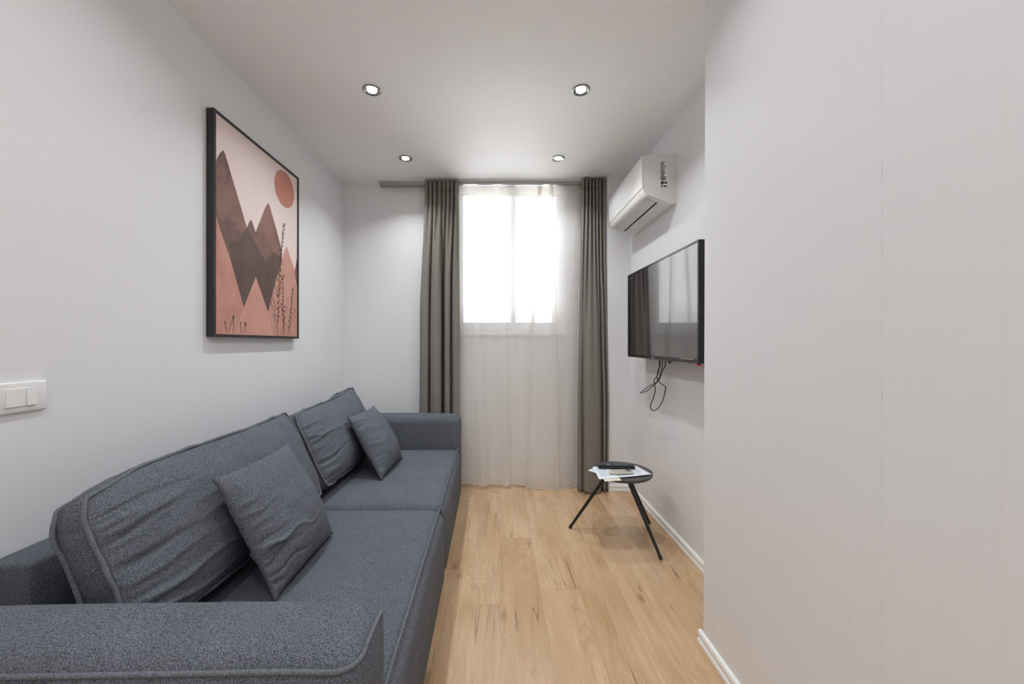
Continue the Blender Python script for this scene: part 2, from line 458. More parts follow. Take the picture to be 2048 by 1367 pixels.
# curtain behind the sofa: eight pleats at the head fall into four folds
YG = 3.127
def fold_pts(spec, d, k=1.55):  # list of (px valley-start, px peak..., offset)
    return [(mx(a, d), d+o*(k if o < 0 else 1.1)) for a, o in spec]
NP = 8
tl = pleats(NP, mx(848, 3.1), mx(917, 3.1), YG, .036, seed=4)
bl_spec = [(839, .020), (840, -.010), (845, -.028), (852, -.030), (857, -.022), (859, .030), (861, -.020), (866, -.036), (872, -.040), (878, -.034), (882.5, -.018), (884, .045), (887, .045), (889, -.010),
           (892, -.030), (896, -.033), (899.5, -.024), (901, .012), (903, .012), (905, -.014), (908, -.026), (911, -.028), (914, -.024), (917, -.018), (919, -.014), (919.5, -.010)]
def resample(pts, n):
    c = catmull([(x, y, 0) for x, y in pts], 6); L = [0]
    for a, b in zip(c, c[1:]): L.append(L[-1] + (b-a).length)
    out = []; k = 0
    for i in range(n):
        t = L[-1]*i/(n-1)
        while k < len(L)-2 and L[k+1] < t: k += 1
        f = (t-L[k])/max(1e-9, L[k+1]-L[k]); p = c[k].lerp(c[k+1], max(0, min(1, f))); out.append((p.x, p.y))
    return out
bl = resample(fold_pts(bl_spec, YG), 90)
tlr = resample(tl, 90)
def gx(p, s, t):
    p.x += .004*mnoise.noise(Vector((s*6, t*5, 2.2)))*sstep(0, .2, t)
    p.y += .004*mnoise.noise(Vector((s*8, t*6, 5.2)))*sstep(0, .2, t)
    return p
def crv(t): return sstep(.03, .45, t)*.85 + .15*t
def grey_curtain2(label, top90, bot90, ztop, zbot, loc, curve, extra, stitch):
    rows = drape_rows(top90, bot90, ztop, zbot, 90, 2, curve, extra=extra)
    r = thing('grey_curtain', label, 'curtain', loc, 0, 'grey curtains')
    lr = local(rows, r)
    d = obj('drape', sheet(lr[3:]), M['curtain'], r, 180, recalc=False)
    h = obj('pleated_heading', sheet(lr[:4]), M['curtain'], r, 180, recalc=False)
    for o in (d, h):
        s = o.modifiers.new('thickness', 'SOLIDIFY'); s.thickness = .003; s.offset = 0
    for x, y in stitch:
        q = Vector((x, y-.004, ztop-.092)) - r.location
        bm = nb(); tube(bm, [q + Vector((-.007, .001, -.004)), q + Vector((0, -.003, .002)), q + Vector((.007, .001, -.004))], .0028, 5)
        obj('pleat_stitch', bm, M['curtain'], r, 180)
    return r
grey_curtain2('grey pleated curtain hanging behind the armrest of the sofa', tlr, bl, 2.489, .02, (mx(880, YG), YG, 0), crv, gx, [(p[0], p[1]) for p in tl[2::4]][2:6])
# curtain against the pier
tr_ = resample(pleats(7, mx(1163, 3.085), mx(1210, 3.085), 3.10, .040, seed=9), 90)
YR = 3.03
br_spec = [(1157, .050), (1156, .040), (1157, .020), (1160, -.004), (1164, .012), (1166, .020), (1169, -.018), (1175, -.036), (1183, -.042), (1191, -.040), (1198, -.028), (1202, .000), (1203.5, .035), (1205, .040), (1206.5, .010), (1208.5, -.002), (1211, .002), (1212.5, .030), (1214, .030), (1215, .010), (1217, .006), (1218.5, .02)]
br = resample([(mx(a, YR + o*.6), YR + o) for a, o in br_spec], 90)
br = [(min(x, PX-.004) if y > YP-.012 else x, y) for x, y in br]
stitch = [(p[0], p[1]) for p in pleats(7, mx(1163, 3.085), mx(1210, 3.085), 3.10, .040, seed=9)[2::4]][0:3]
grey_curtain2('grey pleated curtain hanging against the white pier beside the side table', tr_, br, 2.492, .004, (mx(1185, YR), YR, 0), lambda t: sstep(.02, .75, t)*.8+.2*t, gx, stitch)

# ---------------------------------------------------------------- sofa
SA = math.radians(1.2)
sofa = thing('sofa', 'dark grey fabric two-seat sofa with low armrests standing along the wall', 'sofa', (-.75, 1.85, 0), SA)
def soft_box(x0, x1, y0, y1, z0, z1, r, crown=0., cut=.05):
    """rounded upholstered block with a slight crown on top"""
    bm = nb(); box(bm, x0, x1, y0, y1, z0, z1)
    bmesh.ops.bevel(bm, geom=list(bm.edges), offset=r, segments=5, profile=.5, affect='EDGES')
    nx = max(2, int((x1-x0)/cut)); ny = max(2, int((y1-y0)/cut))
    for i in range(1, nx):
        x = x0 + (x1-x0)*i/nx
        if x0+r < x < x1-r: bmesh.ops.bisect_plane(bm, geom=bm.verts[:]+bm.edges[:]+bm.faces[:], plane_co=(x, 0, 0), plane_no=(1, 0, 0))
    for i in range(1, ny):
        y = y0 + (y1-y0)*i/ny
        if y0+r < y < y1-r: bmesh.ops.bisect_plane(bm, geom=bm.verts[:]+bm.edges[:]+bm.faces[:], plane_co=(0, y, 0), plane_no=(0, 1, 0))
    cx, cy = (x0+x1)/2, (y0+y1)/2
    for v in bm.verts:
        if v.co.z > z1-r*1.2:
            a = abs(v.co.x-cx)/((x1-x0)/2); b_ = abs(v.co.y-cy)/((y1-y0)/2)
            v.co.z += crown*(1-a**4)*(1-b_**3)
    return bm
bm = bbox(-.46, .445, -1.17, 1.17, 0.0, .06, .01, 2); obj('base', bm, M['pipe'], sofa, 40)
for s, (y0, y1) in enumerate(((-1.002, -.002), (.002, 1.027))):
    bm = soft_box(-.42, .492, y0, y1, .025, .388, .055, .012, .05)
    # front face bellies out a little
    for v in bm.verts:
        if v.co.x > .42: v.co.x += .012*math.sin(PI*max(0, min(1, (v.co.z-.03)/.34)))
    st = obj('seat', bm, M['sofa'], sofa, 60)
    path = []
    for k in range(41):
        y = y0+.012 + (y1-y0-.024)*k/40
        e = min(k, 40-k)
        path.append((.470, y, .385 + (.004 if e > 2 else 0) + .0008*math.sin(k*1.7)))
    path = [(.474, y0+.004, .33), (.476, y0+.006, .36)] + path + [(.476, y1-.006, .36), (.474, y1-.004, .33)]
    bm = nb(); tube(bm, catmull(path, 3), .0050, 7); obj('piping', bm, M['pipe'], st, 180)
AF, AR = .487, .050
def armrest(side):
    y0, y1 = (-1.2, -1.004) if side < 0 else (1.03, 1.2)
    bm = soft_box(-.505, AF, y0, y1, .02, .622, AR, .012, .05)
    a = obj('armrest', bm, M['sofa'], sofa, 60)
    # the seam runs along the outer top edge, round the front corner, across the front and down the inner edge
    sg = 1 if side < 0 else -1
    yo, yi = (y0, y1) if side < 0 else (y1, y0)
    el = math.radians(36); rr_ = AR+.001
    def ball(az, e, yc): return (AF-AR + rr_*math.cos(e)*math.cos(az), yc + sg*rr_*math.cos(e)*math.sin(az), .622-AR + rr_*math.sin(e) + .003*math.sin(e))
    pts = [(x, yo + sg*(AR-rr_*math.cos(el)), .622-AR+rr_*math.sin(el)+.004) for x in (-.47, -.3, -.1, .1, .25, .36)]
    pts += [ball(math.radians(t), el, yo + sg*AR) for t in (-90, -70, -50, -30, -12, 0)]
    pts += [(AF-AR+rr_*math.cos(el), yo + sg*(AR + (yi*sg-yo*sg-2*AR)*k/3), .622-AR+rr_*math.sin(el)+.004) for k in (1, 2)]
    pts += [ball(math.radians(t), math.radians(e), yi - sg*AR) for t, e in ((0, 36), (16, 33), (32, 25), (43, 12), (46, 0))]
    bx, by = ball(math.radians(46), 0, yi - sg*AR)[:2]
    pts += [(bx, by, z) for z in (.54, .42, .28, .14, .06)]
    bm = nb(); tube(bm, catmull(pts, 6), .0048, 8); obj('piping', bm, M['pipe'], a, 180)
armrest(-1); armrest(1)
bm = soft_box(-.530, -.432, -.885, 1.027, .10, .627, .014, .003, .08)
for v in bm.verts:
    if v.co.x < -.48: v.co.x = min(v.co.x, -.515) + .530 - .529 + v.co.y*math.tan(SA)      # its back runs flush with the wall
obj('backrest', bm, M['sofa'], sofa, 60)
bm = bbox(-.505, -.44, -1.03, -.885, .06, .36, .01, 2); obj('back_rail', bm, M['pipe'], sofa, 40)

# ---- cushions
def ridges(seed, n, lo, hi, amp, length, width):
    r = random.Random(seed); out = []
    for k in range(n):
        p = lo + (hi-lo)*(k+r.uniform(-.15, 1.15))/n
        out.append((p, r.uniform(-.22, .30), length*r.choice((.35, .5, .7, 1., 1.4)), amp*r.uniform(.15, 1.25)*(1 if r.random() > .3 else -.9), width*r.uniform(.6, 1.7), r.uniform(0, 50)))
    return out
def ridge_val(rs, along, inward):
    h = 0.
    for p, m, l, a, w, q in rs:
        c = p + m*inward + .022*math.sin(q + inward*17)*min(1, inward*8)
        d = (along-c)/w
        if abs(d) > 3: continue
        h += a*math.exp(-d*d)*math.exp(-(inward/l)**1.5)*(1-math.exp(-inward/.02))
    return h
def cushion(root, L, Hh, tf, tb, seam, n, rounding, wr, seed, mat, concave=0., droop=None, pipe=None, power=2.4):
    """a stuffed cushion in the local frame (u along, v up, w front); two faces joined by a gusset"""
    bm = nb(); front = []; back = []
    wl, wrt, wb, wt = wr
    nu, nv = n
    def outline(a, b):
        u = a*(1-rounding*b*b*abs(b)**2*abs(a)**4); v = b*(1-rounding*a*a*abs(a)**2*abs(b)**4)
        u -= a*concave*(1-b*b); v -= b*concave*(1-a*a)
        return u, v
    for i in range(nv+1):
        fr, bk = [], []
        for k in range(nu+1):
            # denser near the edges
            a = math.sin(PI/2*(2*k/nu-1)); a = .5*a + .5*(2*k/nu-1)
            b = math.sin(PI/2*(2*i/nv-1)); b = .5*b + .5*(2*i/nv-1)
            u, v = outline(a, b)
            prof = max(0, (1-abs(a)**power))**.62*max(0, (1-abs(b)**power))**.62
            s, t = (a+1)/2, (b+1)/2
            wv = ridge_val(wl, t, s) + ridge_val(wrt, t, 1-s) + ridge_val(wb, s, t) + ridge_val(wt, s, 1-t)
            wv += .0035*mnoise.noise(Vector((u*4+seed, v*4, 0))) * prof
            bot_heavy = 1 + .10*(-b)*(1-abs(b))
            wf = seam + tf*prof*bot_heavy + wv
            wbk = -seam - tb*prof*bot_heavy - wv*.6
            U, V = u*L/2, v*Hh/2
            dv = droop(a, b) if droop else (0, 0, 0)
            fr.append(bm.verts.new((U+dv[0], V+dv[1], wf+dv[2]))); bk.append(bm.verts.new((U+dv[0], V+dv[1], wbk+dv[2])))
        front.append(fr); back.append(bk)
    for g, flip in ((front, 0), (back, 1)):
        for a_, b_ in zip(g, g[1:]):
            for k in range(nu):
                q = (a_[k], a_[k+1], b_[k+1], b_[k]); bm.faces.new(q[::-1] if flip else q)
    def loop(g): return g[0][:] + [r[-1] for r in g[1:-1]] + g[-1][::-1] + [r[0] for r in g[1:-1]][::-1]
    lf, lb = loop(front), loop(back)
    nn = len(lf); r = random.Random(seed+5)
    if seam > .004:
        mid = []
        for f, b_ in zip(lf, lb):
            c = (f.co+b_.co)/2; d = Vector((c.x/(L/2), c.y/(Hh/2), 0)); big = max(abs(d.x), abs(d.y))
            o = Vector((math.copysign(1, d.x) if abs(d.x) >= big-.03 else 0, math.copysign(1, d.y) if abs(d.y) >= big-.03 else 0, 0)).normalized()
            amp = .008 + .010*mnoise.noise(Vector((c.x*26, c.y*26, seed)))
            mid.append(bm.verts.new(c + o*amp))
        for i in range(nn):
            j = (i+1) % nn
            bm.faces.new((lf[j], lf[i], mid[i], mid[j])); bm.faces.new((mid[j], mid[i], lb[i], lb[j]))
    else:
        for i in range(nn):
            j = (i+1) % nn; bm.faces.new((lf[j], lf[i], lb[i], lb[j]))
    pf = [v.co.copy() for v in lf]; pb = [v.co.copy() for v in lb]
    body = obj('cover' if pipe else 'cover', bm, mat, root, 180)
    if pipe:
        for pts, sgn in ((pf, 1), (pb, -1)):
            q = []
            for k, p in enumerate(pts):
                if q and (p-q[-1]).length < .006: continue
                w = Vector((p.x, p.y, 0)).normalized()
                q.append(p + w*.004 + Vector((0, 0, sgn*.002)) + Vector((mnoise.noise(p*17), mnoise.noise(p*17+Vector((3, 1, 2))), mnoise.noise(p*15+Vector((9, 1, 2)))))*.006)
            bm = nb(); tube(bm, q, pipe, 7, closed=True); obj('piping', bm, M['pipe'], root, 180)
    return body
def lean_root(name, label, cat, bottom, dir_yaw, lean, group=None):
    """local x = along the sofa, local y = up the cushion, local z = towards the room"""
    o = thing(name, label, cat, bottom, 0, group)
    up = Vector((-math.sin(lean), 0, math.cos(lean))); along = Vector((0, 1, 0)); fr = along.cross(up)
    R = Matrix((along, up, fr)).transposed()
    Rz = Matrix.Rotation(dir_yaw, 3, 'Z')
    o.rotation_euler = (Rz @ R).to_euler()
    return o
LB, HB = .905, .425
# near back cushion
lean = math.radians(24)
c1 = lean_root('back_cushion', 'long dark grey back cushion with piped edges behind the foreground pillow', 'cushion', (-.966, 1.385, .629), math.radians(-.3), lean, 'sofa back cushions')
def dr1(a, b):
    k = sstep(.55, 1, -a)*sstep(-.2, 1, b)
    top = -.012*sstep(.3, 1, b)*(1-sstep(.2, .95, a))
    return (0.0, -.020*k + top + .012*sstep(.6, 1, a)*sstep(.5, 1, b), .0)
cushion(c1, LB+.045, HB, .085, .125, .038, (110, 72), .06, (ridges(11, 22, .02, .85, .0125, .18, .0135), ridges(12, 11, .1, .9, .006, .12, .025), ridges(13, 12, .05, .95, .004, .15, .02), ridges(14, 8, .05, .95, .002, .1, .03)), 3, M['sofa'], .006, dr1, .0058)
c2 = lean_root('back_cushion', 'long dark grey back cushion with piped edges nearest the curtains', 'cushion', (-.972, 2.325, .634), SA, lean, 'sofa back cushions')
def dr2(a, b):
    return (0, -.016*sstep(.2, 1, b)*(1-sstep(-.2, 1, a)) + .026*sstep(.2, 1, a)*sstep(.3, 1, b), 0)
cushion(c2, LB-.03, HB, .085, .120, .038, (110, 72), .06, (ridges(21, 19, .03, .85, .0105, .18, .014), ridges(22, 10, .1, .9, .004, .12, .025), ridges(23, 10, .05, .95, .003, .12, .02), ridges(24, 8, .05, .95, .002, .1, .03)), 8, M['sofa'], .012, dr2, .0052)
# throw pillows
p1 = lean_root('throw_pillow', 'square dark grey throw pillow with creased edge beside the foreground armrest', 'pillow', (-.757, 1.35, .590), 0.0, math.radians(27), 'throw pillows')
def ear(a, b):
    k = (abs(a)*abs(b))**6
    return (a*.012*k, b*.012*k, 0)
cushion(p1, .395, .395, .080, .045, .004, (110, 110), .03, (ridges(31, 17, .02, .74, .0105, .26, .014), ridges(32, 8, .1, .9, .003, .15, .03), ridges(33, 12, .05, .75, .0070, .14, .018), ridges(34, 6, .05, .95, .0015, .15, .04)), 12, M['sofa'], .020, ear, None, 2.2)
p2 = lean_root('throw_pillow', 'square dark grey throw pillow with tiny white tag by the curtain-side armrest', 'pillow', (-.749, 2.385, .580), math.radians(-2), math.radians(29), 'throw pillows')
cushion(p2, .405, .39, .080, .045, .004, (110, 110), .03, (ridges(41, 13, .05, .9, .0055, .22, .016), ridges(42, 8, .1, .9, .003, .2, .03), ridges(43, 9, .05, .95, .004, .25, .03), ridges(44, 6, .05, .95, .0015, .15, .04)), 17, M['sofa'], .020, ear, None, 2.2)
bm = bbox(.176, .196, -.150, -.138, -.012, -.010, .0, 1); obj('care_tag', bm, M['tagw'], p2)['label'] = 'tiny white care tag'

# ---------------------------------------------------------------- framed picture
PXF = -1.248
fp = thing('framed_picture', 'tall framed print of brown and pink mountains under a round sun', 'picture', (XL, 2.05, 1.70))
Y0, Y1, Z0, Z1 = 1.692, 2.414, 1.2036, 2.210
def fo(name, bm, mat, smooth=None):
    o = obj(name, bm, mat, None, smooth); o.parent = fp; o.location = -Vector(fp.location); return o
bm = nb(); fw = .0125
for a in ((Y0, Y1, Z0, Z0+fw), (Y0, Y1, Z1-fw, Z1), (Y0, Y0+fw, Z0+fw, Z1-fw), (Y1-fw, Y1, Z0+fw, Z1-fw)):
    box(bm, XL+.0005, PXF, a[0], a[1], a[2], a[3])
fo('frame', bm, M['frame'])
XA = PXF-.005
art_m = [paint_mat('print_sky', (.80, .655, .615), (.83, .70, .66), 3), paint_mat('print_pink', (.50, .225, .172), (.60, .315, .25), 7), paint_mat('print_pink_light', (.56, .28, .215), (.63, .34, .265), 8),
         paint_mat('print_brown', (.105, .064, .055), (.30, .155, .130), 6), paint_mat('print_sun', (.52, .205, .145), (.58, .25, .185), 14), paint_mat('print_stem', (.035, .018, .018), (.06, .03, .028), 20),
         paint_mat('print_brown_dark', (.100, .062, .054), (.135, .085, .075), 6)]
def art(cx, cy):   # a point measured in the photograph's crop, taken onto the plane of the print
    px, py = 400+cx/2.629, 180+cy/2.629
    d = -XA*F/(VX-px)
    return d, mz(py, d)
bm = nb()
def clampart(p): return (min(max(p[0], Y0+fw), Y1-fw), min(max(p[1], Z0+fw), Z1-fw))
def poly(pts, mi, lift, raw=False):
    q = [clampart(p if raw else art(*p)) for p in pts]
    vs = [bm.verts.new((XA+lift, y, z)) for y, z in q]
    es = [bm.edges.new((vs[i], vs[(i+1) % len(vs)])) for i in range(len(vs))]
    for f in bmesh.ops.triangle_fill(bm, edges=es, use_beauty=True)['geom']:
        if isinstance(f, bmesh.types.BMFace):
            f.material_index = mi
            if f.normal.x < 0: f.normal_flip()
box(bm, XL+.002, XA, Y0+fw, Y1-fw, Z0+fw, Z1-fw, 0)
poly([(70, 640), (92, 690), (165, 905), (230, 1140), (293, 980), (357, 1165), (400, 985), (455, 820), (500, 960), (530, 1060), (530, 1310), (70, 1300)], 1, .0004)
poly([(293, 975), (260, 1060), (212, 1190), (190, 1300), (385, 1300), (357, 1160)], 2, .0006)
poly([(455, 820), (425, 905), (395, 1010), (400, 1110), (470, 1080), (530, 1060), (500, 955)], 2, .0006)
poly([(70, 385), (88, 360), (105, 330), (122, 315), (133, 340), (165, 450), (210, 600), (245, 722), (262, 688), (267, 682), (274, 694), (292, 748), (340, 625), (358, 592), (366, 610), (400, 730), (428, 840), (431, 905), (395, 1010), (357, 1165), (330, 1085), (293, 980), (255, 1070), (230, 1140), (165, 905), (92, 690), (70, 640)], 3, .0008)
poly([(150, 800), (200, 790), (246, 720), (300, 820), (345, 905), (385, 850), (428, 880), (395, 1010), (357, 1165), (293, 980), (230, 1140), (165, 905)], 6, .0010)
poly([(497, 960), (518, 880), (540, 820), (540, 1060), (516, 1040)], 3, .0008)
c = art(443, 520); e1 = art(391, 510); e2 = art(494, 545)
rs = (e2[0]-e1[0])/2; cs = ((e1[0]+e2[0])/2, c[1])
poly([(cs[0]+rs*math.cos(2*PI*k/48)*(1+.01*math.sin(5*k)), cs[1]+rs*1.0*math.sin(2*PI*k/48)) for k in range(48)], 4, .0008, True)
# plants: thin stems with small leaves
def stroke(pts, w, lift=.0014):
    q = [clampart(art(*p)) for p in pts]; c = catmull([(0, y, z) for y, z in q], 5)
    for i in range(len(c)-1):
        a, b_ = c[i], c[i+1]; d = (b_-a)
        if d.length < 1e-6: continue
        nrm = Vector((0, -d.z, d.y)).normalized()*w
        vs = [bm.verts.new((XA+lift, p.y, p.z)) for p in (a-nrm, b_-nrm, b_+nrm, a+nrm)]
        f = bm.faces.new(vs); f.material_index = 5
def leaf(cx, cy, ang, ln, w):
    y, z = clampart(art(cx, cy)); d = Vector((0, math.cos(ang), math.sin(ang))); nrm = Vector((0, -d.z, d.y))
    p = Vector((XA+.0016, y, z))
    vs = [bm.verts.new(q) for q in (p, p+d*ln*.4+nrm*w, p+d*ln, p+d*ln*.4-nrm*w)]
    if max(v.co.z for v in vs) < Z1-fw and min(v.co.y for v in vs) > Y0+fw and max(v.co.y for v in vs) < Y1-fw and min(v.co.z for v in vs) > Z0+fw:
        bm.faces.new(vs).material_index = 5
rr = random.Random(3)
for stem, n_, w in (([(407, 1290), (410, 1180), (414, 1050), (420, 930), (428, 840), (436, 760), (443, 700)], 44, .0022), ([(441, 1285), (437, 1180), (434, 1080), (437, 970)], 18, .002), ([(468, 1285), (476, 1180), (482, 1100), (488, 1038)], 20, .002)):
    stroke(stem, w*.55)
    c = catmull([(x, y, 0) for x, y in stem], 12)
    for k in range(n_):
        p = c[int((len(c)-1)*(.12+.88*k/n_))]
        s = 1 if k % 2 else -1
        big = .030 if k < n_*.4 else .020
        leaf(p.x, p.y, PI/2 - s*rr.uniform(.35, .9), big*rr.uniform(.6, 1.2), .0034)
for base, tip in (((400, 1160), (375, 1080)), ((400, 1190), (372, 1120)), ((412, 1090), (392, 1030)), ((418, 1060), (430, 990)), ((438, 1200), (425, 1130)), ((440, 1220), (452, 1150)), ((402, 1260), (388, 1190)), ((475, 1240), (496, 1160)), ((140, 1275), (132, 1230)), ((150, 1275), (172, 1200)), ((176, 1275), (174, 1205)), ((215, 1277), (212, 1235)), ((222, 1277), (238, 1232)), ((238, 1278), (240, 1240))):
    stroke([base, ((base[0]+tip[0])/2, (base[1]+tip[1])/2-4), tip], .0012)
    leaf(tip[0], tip[1], PI/2+rr.uniform(-.4, .4), .018, .0035)
fo('print', bm, art_m)

# ---------------------------------------------------------------- light switch
sw = thing('light_switch', 'white double light switch plate on the wall above the sofa end', 'light switch', (XL, 1.027, 1.031))
bm = bbox(0, .0105, -.0615, .0615, -.041, .041, .0045, 3); obj('plate', bm, M['switch'], sw, 40)
bm = bbox(.009, .0118, -.0365, .0340, -.0255, .0255, .001, 1); obj('insert_frame', bm, M['switch'], sw, 40)
for y0, y1, k in ((-.0345, -.0120, 1), (.0105, .0325, 1)):
    bm = nb(); prism_y(bm, [(.0105, -.0235), (.0165, -.0235), (.0128, .0235), (.0105, .0235)], y0, y1)
    bmesh.ops.bevel(bm, geom=list(bm.edges), offset=.0008, segments=2, affect='EDGES')
    obj('rocker', bm, M['white_plastic'], sw, 40)
bm = bbox(.0105, .0130, -.0112, .0098, -.0235, .0235, .0006, 1); obj('blank_cover', bm, M['switch'], sw, 40)

# ---------------------------------------------------------------- ceiling downlights
def downlight(label, x, y):
    t = thing('ceiling_light', label, 'ceiling light', (x, y, H), 0, 'ceiling downlights')
    if downlight.proto is None:
        bm = nb(); prof = [(.0475, 0), (.0475, -.002), (.045, -.0045), (.041, -.0055), (.0375, -.0045), (.0345, -.0015)]
        lathe(bm, prof, 0, 0, 48, cap=False); obj('bezel', bm, M['chrome'], t, 60)
        bm = nb(); lathe(bm, [(.0345, -.0016), (.0245, -.0006)], 0, 0, 40, cap=False); obj('reflector', bm, M['chrome'], t, 60)
        bm = nb(); lathe(bm, [(.026, -.0004), (.0245, -.003), (.018, -.0055), (.008, -.0068), (.0005, -.007)], 0, 0, 40); obj('lens', bm, M['bulb'], t, 180)
        downlight.proto = t
    else:
        for ch in list(downlight.proto.children):
            c = ch.copy(); C.objects.link(c); c.parent = t
    return t
downlight.proto = None
DL = [(-.66, 2.016, 'round recessed ceiling downlight above the sofa, the one farther from the curtains'),
      (.434, 2.016, 'round recessed ceiling downlight above the walkway, the one farther from the curtains'),
      (-.663, 2.761, 'round recessed ceiling downlight over the sofa, next to the curtain rail'),
      (.430, 2.761, 'round recessed ceiling downlight next to the air conditioner and curtains')]
def lamp(x, y, power, spread=150):
    l = bpy.data.lights.new('downlight_lamp', 'AREA'); l.shape = 'DISK'; l.size = .055; l.energy = power
    l.color = (.93, .972, 1.0); l.spread = math.radians(spread)
    o = bpy.data.objects.new('downlight_lamp', l); C.objects.link(o); o.location = (x, y, H-.010); return o
for x, y, lab in DL:
    downlight(lab, x, y); lamp(x, y, 3.4, 125)
# the same downlights go on behind the camera
for y in (1.10, .30, -.50, -1.30, -2.05):
    for x, p in ((-.66, 2.4), (.30, 2.0)): lamp(x, y, p, 150)

# ---------------------------------------------------------------- air conditioner
AY0, AY1 = 2.269, 2.940
ac = thing('air_conditioner', 'white wall-mounted air conditioner above the television', 'air conditioner', (XR, (AY0+AY1)/2, 2.14))
def ao(name, bm, mat, smooth=None, parent=None):
    o = obj(name, bm, mat, None, smooth)
    o.parent = parent or ac
    if parent is None: o.location = -Vector(ac.location)
    return o
body = [(XR-.0005, 2.289), (.868, 2.285), (.852, 2.278), (.852, 2.12), (.862, 2.085), (.874, 2.058), (.885, 2.046), (1.02, 2.000), (1.04, 1.996), (XR-.0005, 1.999)]
bm = nb(); prism_y(bm, body, AY0+.004, AY1-.004)
bmesh.ops.bevel(bm, geom=[e for e in bm.edges if abs(e.verts[0].co.y-e.verts[1].co.y) < 1e-4 and e.verts[0].co.x < 1.05], offset=.004, segments=2, affect='EDGES')
ao('casing', bm, M['ac_body'], 40)
bm = nb(); prism_y(bm, [(.853, 2.283), (.846, 2.274), (.8445, 2.20), (.8475, 2.12), (.8535, 2.094), (.8565, 2.094), (.8535, 2.12), (.8535, 2.20)], AY0, AY1)
bmesh.ops.bevel(bm, geom=list(bm.edges), offset=.001, segments=2, affect='EDGES')
ao('front_panel', bm, M['ac_gloss'], 50)
bm = nb(); prism_y(bm, [(.8545, 2.090), (.8600, 2.068), (.8705, 2.051), (.882, 2.043), (.886, 2.048), (.876, 2.056), (.866, 2.072), (.860, 2.090)], AY0+.002, AY1-.002)
bmesh.ops.bevel(bm, geom=list(bm.edges), offset=.001, segments=2, affect='EDGES')
ao('lower_trim', bm, M['ac_gloss'], 50)
def under(x): return 2.0455 + (x-.885)*(2.000-2.0455)/(1.02-.885)
bm = nb(); prism_y(bm, [(.892, under(.892)-.005), (.892, under(.892)+.002), (.948, under(.948)+.002), (.948, under(.948)-.004), (.92, under(.92)-.0065)], AY0+.045, AY1-.03); ao('louvre_flap', bm, M['ac_grey'], 30)
bm = nb(); prism_y(bm, [(.949, under(.949)-.0012), (.949, under(.949)+.003), (.960, under(.960)+.003), (.960, under(.960)-.0012)], AY0+.05, AY1-.035); ao('air_slot', bm, M['slot'])
for y in (AY0+.07, AY1-.11):
    bm = nb(); prism_y(bm, [(.968, under(.968)-.0006), (.968, under(.968)+.001), (.978, under(.978)+.001), (.978, under(.978)-.0006)], y, y+.055)
    ao('marking', bm, M['ac_grey'])
# rating sticker on the end: pale label with printed bars (no legible text)
lb = nb(); box(lb, .958, .999, AY0+.0030, AY0+.0045, 2.092, 2.250)
st = ao('rating_label', lb, M['paper'])
rr = random.Random(8); pk = nb(); YA, YC = AY0+.0026, AY0+.0031
box(pk, .961, .965, YA, YC, 2.140, 2.246)
z = 2.246
while z > 2.165:
    h = rr.uniform(.002, .0045); box(pk, .967, .967+rr.uniform(.008, .029), YA, YC, z-h, z); z -= h+rr.uniform(.0012, .003)
for k in range(8): box(pk, .961+k*.0045, .961+k*.0045+rr.uniform(.0012, .0036), YA, YC, 2.135, 2.160)
box(pk, .961, .978, YA, YC, 2.112, 2.131); box(pk, .982, .997, YA, YC, 2.116, 2.128); box(pk, .962, .972, YA, YC, 2.096, 2.107); box(pk, .977, .996, YA, YC, 2.097, 2.106)
o = obj('label_print', pk, M['rc_lcd']); o.parent = st
# round knock-out on the end face
bm = nb(); tube(bm, [(1.028 + .020*math.cos(t), AY0+.0042, 2.038 + .020*math.sin(t)) for t in [math.radians(50+k*10) for k in range(25)]], .0012, 6); ao('pipe_knockout', bm, M['ac_grey'], 180)

# ---------------------------------------------------------------- television
tv = thing('television', 'black flat-screen television mounted on the wall below the air conditioner', 'television', (.93, 2.27, 1.37), math.radians(.2))
TY0, TY1, TZ0, TZ1, TX = 1.790, 2.754, 1.080, 1.658, .930
def to(name, bm, mat, smooth=None):
    o = obj(name, bm, mat, None, smooth); o.parent = tv; o.location = -Vector(tv.location); return o
bz = .010
bm = nb()
for a in ((TY0, TY1, TZ0, TZ0+.020), (TY0, TY1, TZ1-bz, TZ1), (TY0, TY0+bz, TZ0+.020, TZ1-bz), (TY1-bz, TY1, TZ0+.020, TZ1-bz)):
    box(bm, TX, TX+.030, a[0], a[1], a[2], a[3])
to('bezel', bm, M['black_gloss'])
bm = nb(); box(bm, TX+.0025, TX+.026, TY0+bz, TY1-bz, TZ0+.020, TZ1-bz); to('screen', bm, M['screen'])
bm = bbox(TX+.030, TX+.070, TY0+.03, TY1-.03, TZ0+.012, TZ1-.19, .010, 2); to('rear_housing', bm, M['black'], 40)
bm = nb(); box(bm, TX+.065, XR-.004, 2.16, 2.40, 1.30, 1.42); box(bm, TX+.028, TX+.075, 2.16, 2.19, 1.2, 1.6); box(bm, TX+.028, TX+.075, 2.37, 2.40, 1.2, 1.6); to('wall_bracket', bm, M['metal_black'])
bm = nb(); box(bm, TX-.0005, TX, 2.30, 2.325, TZ0+.006, TZ0+.011); to('front_marking', bm, M['rc_light_btn'])
bm = nb(); box(bm, TX-.0005, TX, 1.84, 1.97, TZ0+.0165, TZ0+.0185); to('trim_strip', bm, M['rc_light_btn'])
bm = nb(); lathe(bm, [(.004, TZ0+.001), (.010, TZ0-.003), (.011, TZ0-.010), (.006, TZ0-.013)], TX+.013, TY0+.022, 20); to('indicator', bm, M['red'], 60)['label'] = 'small red cap'

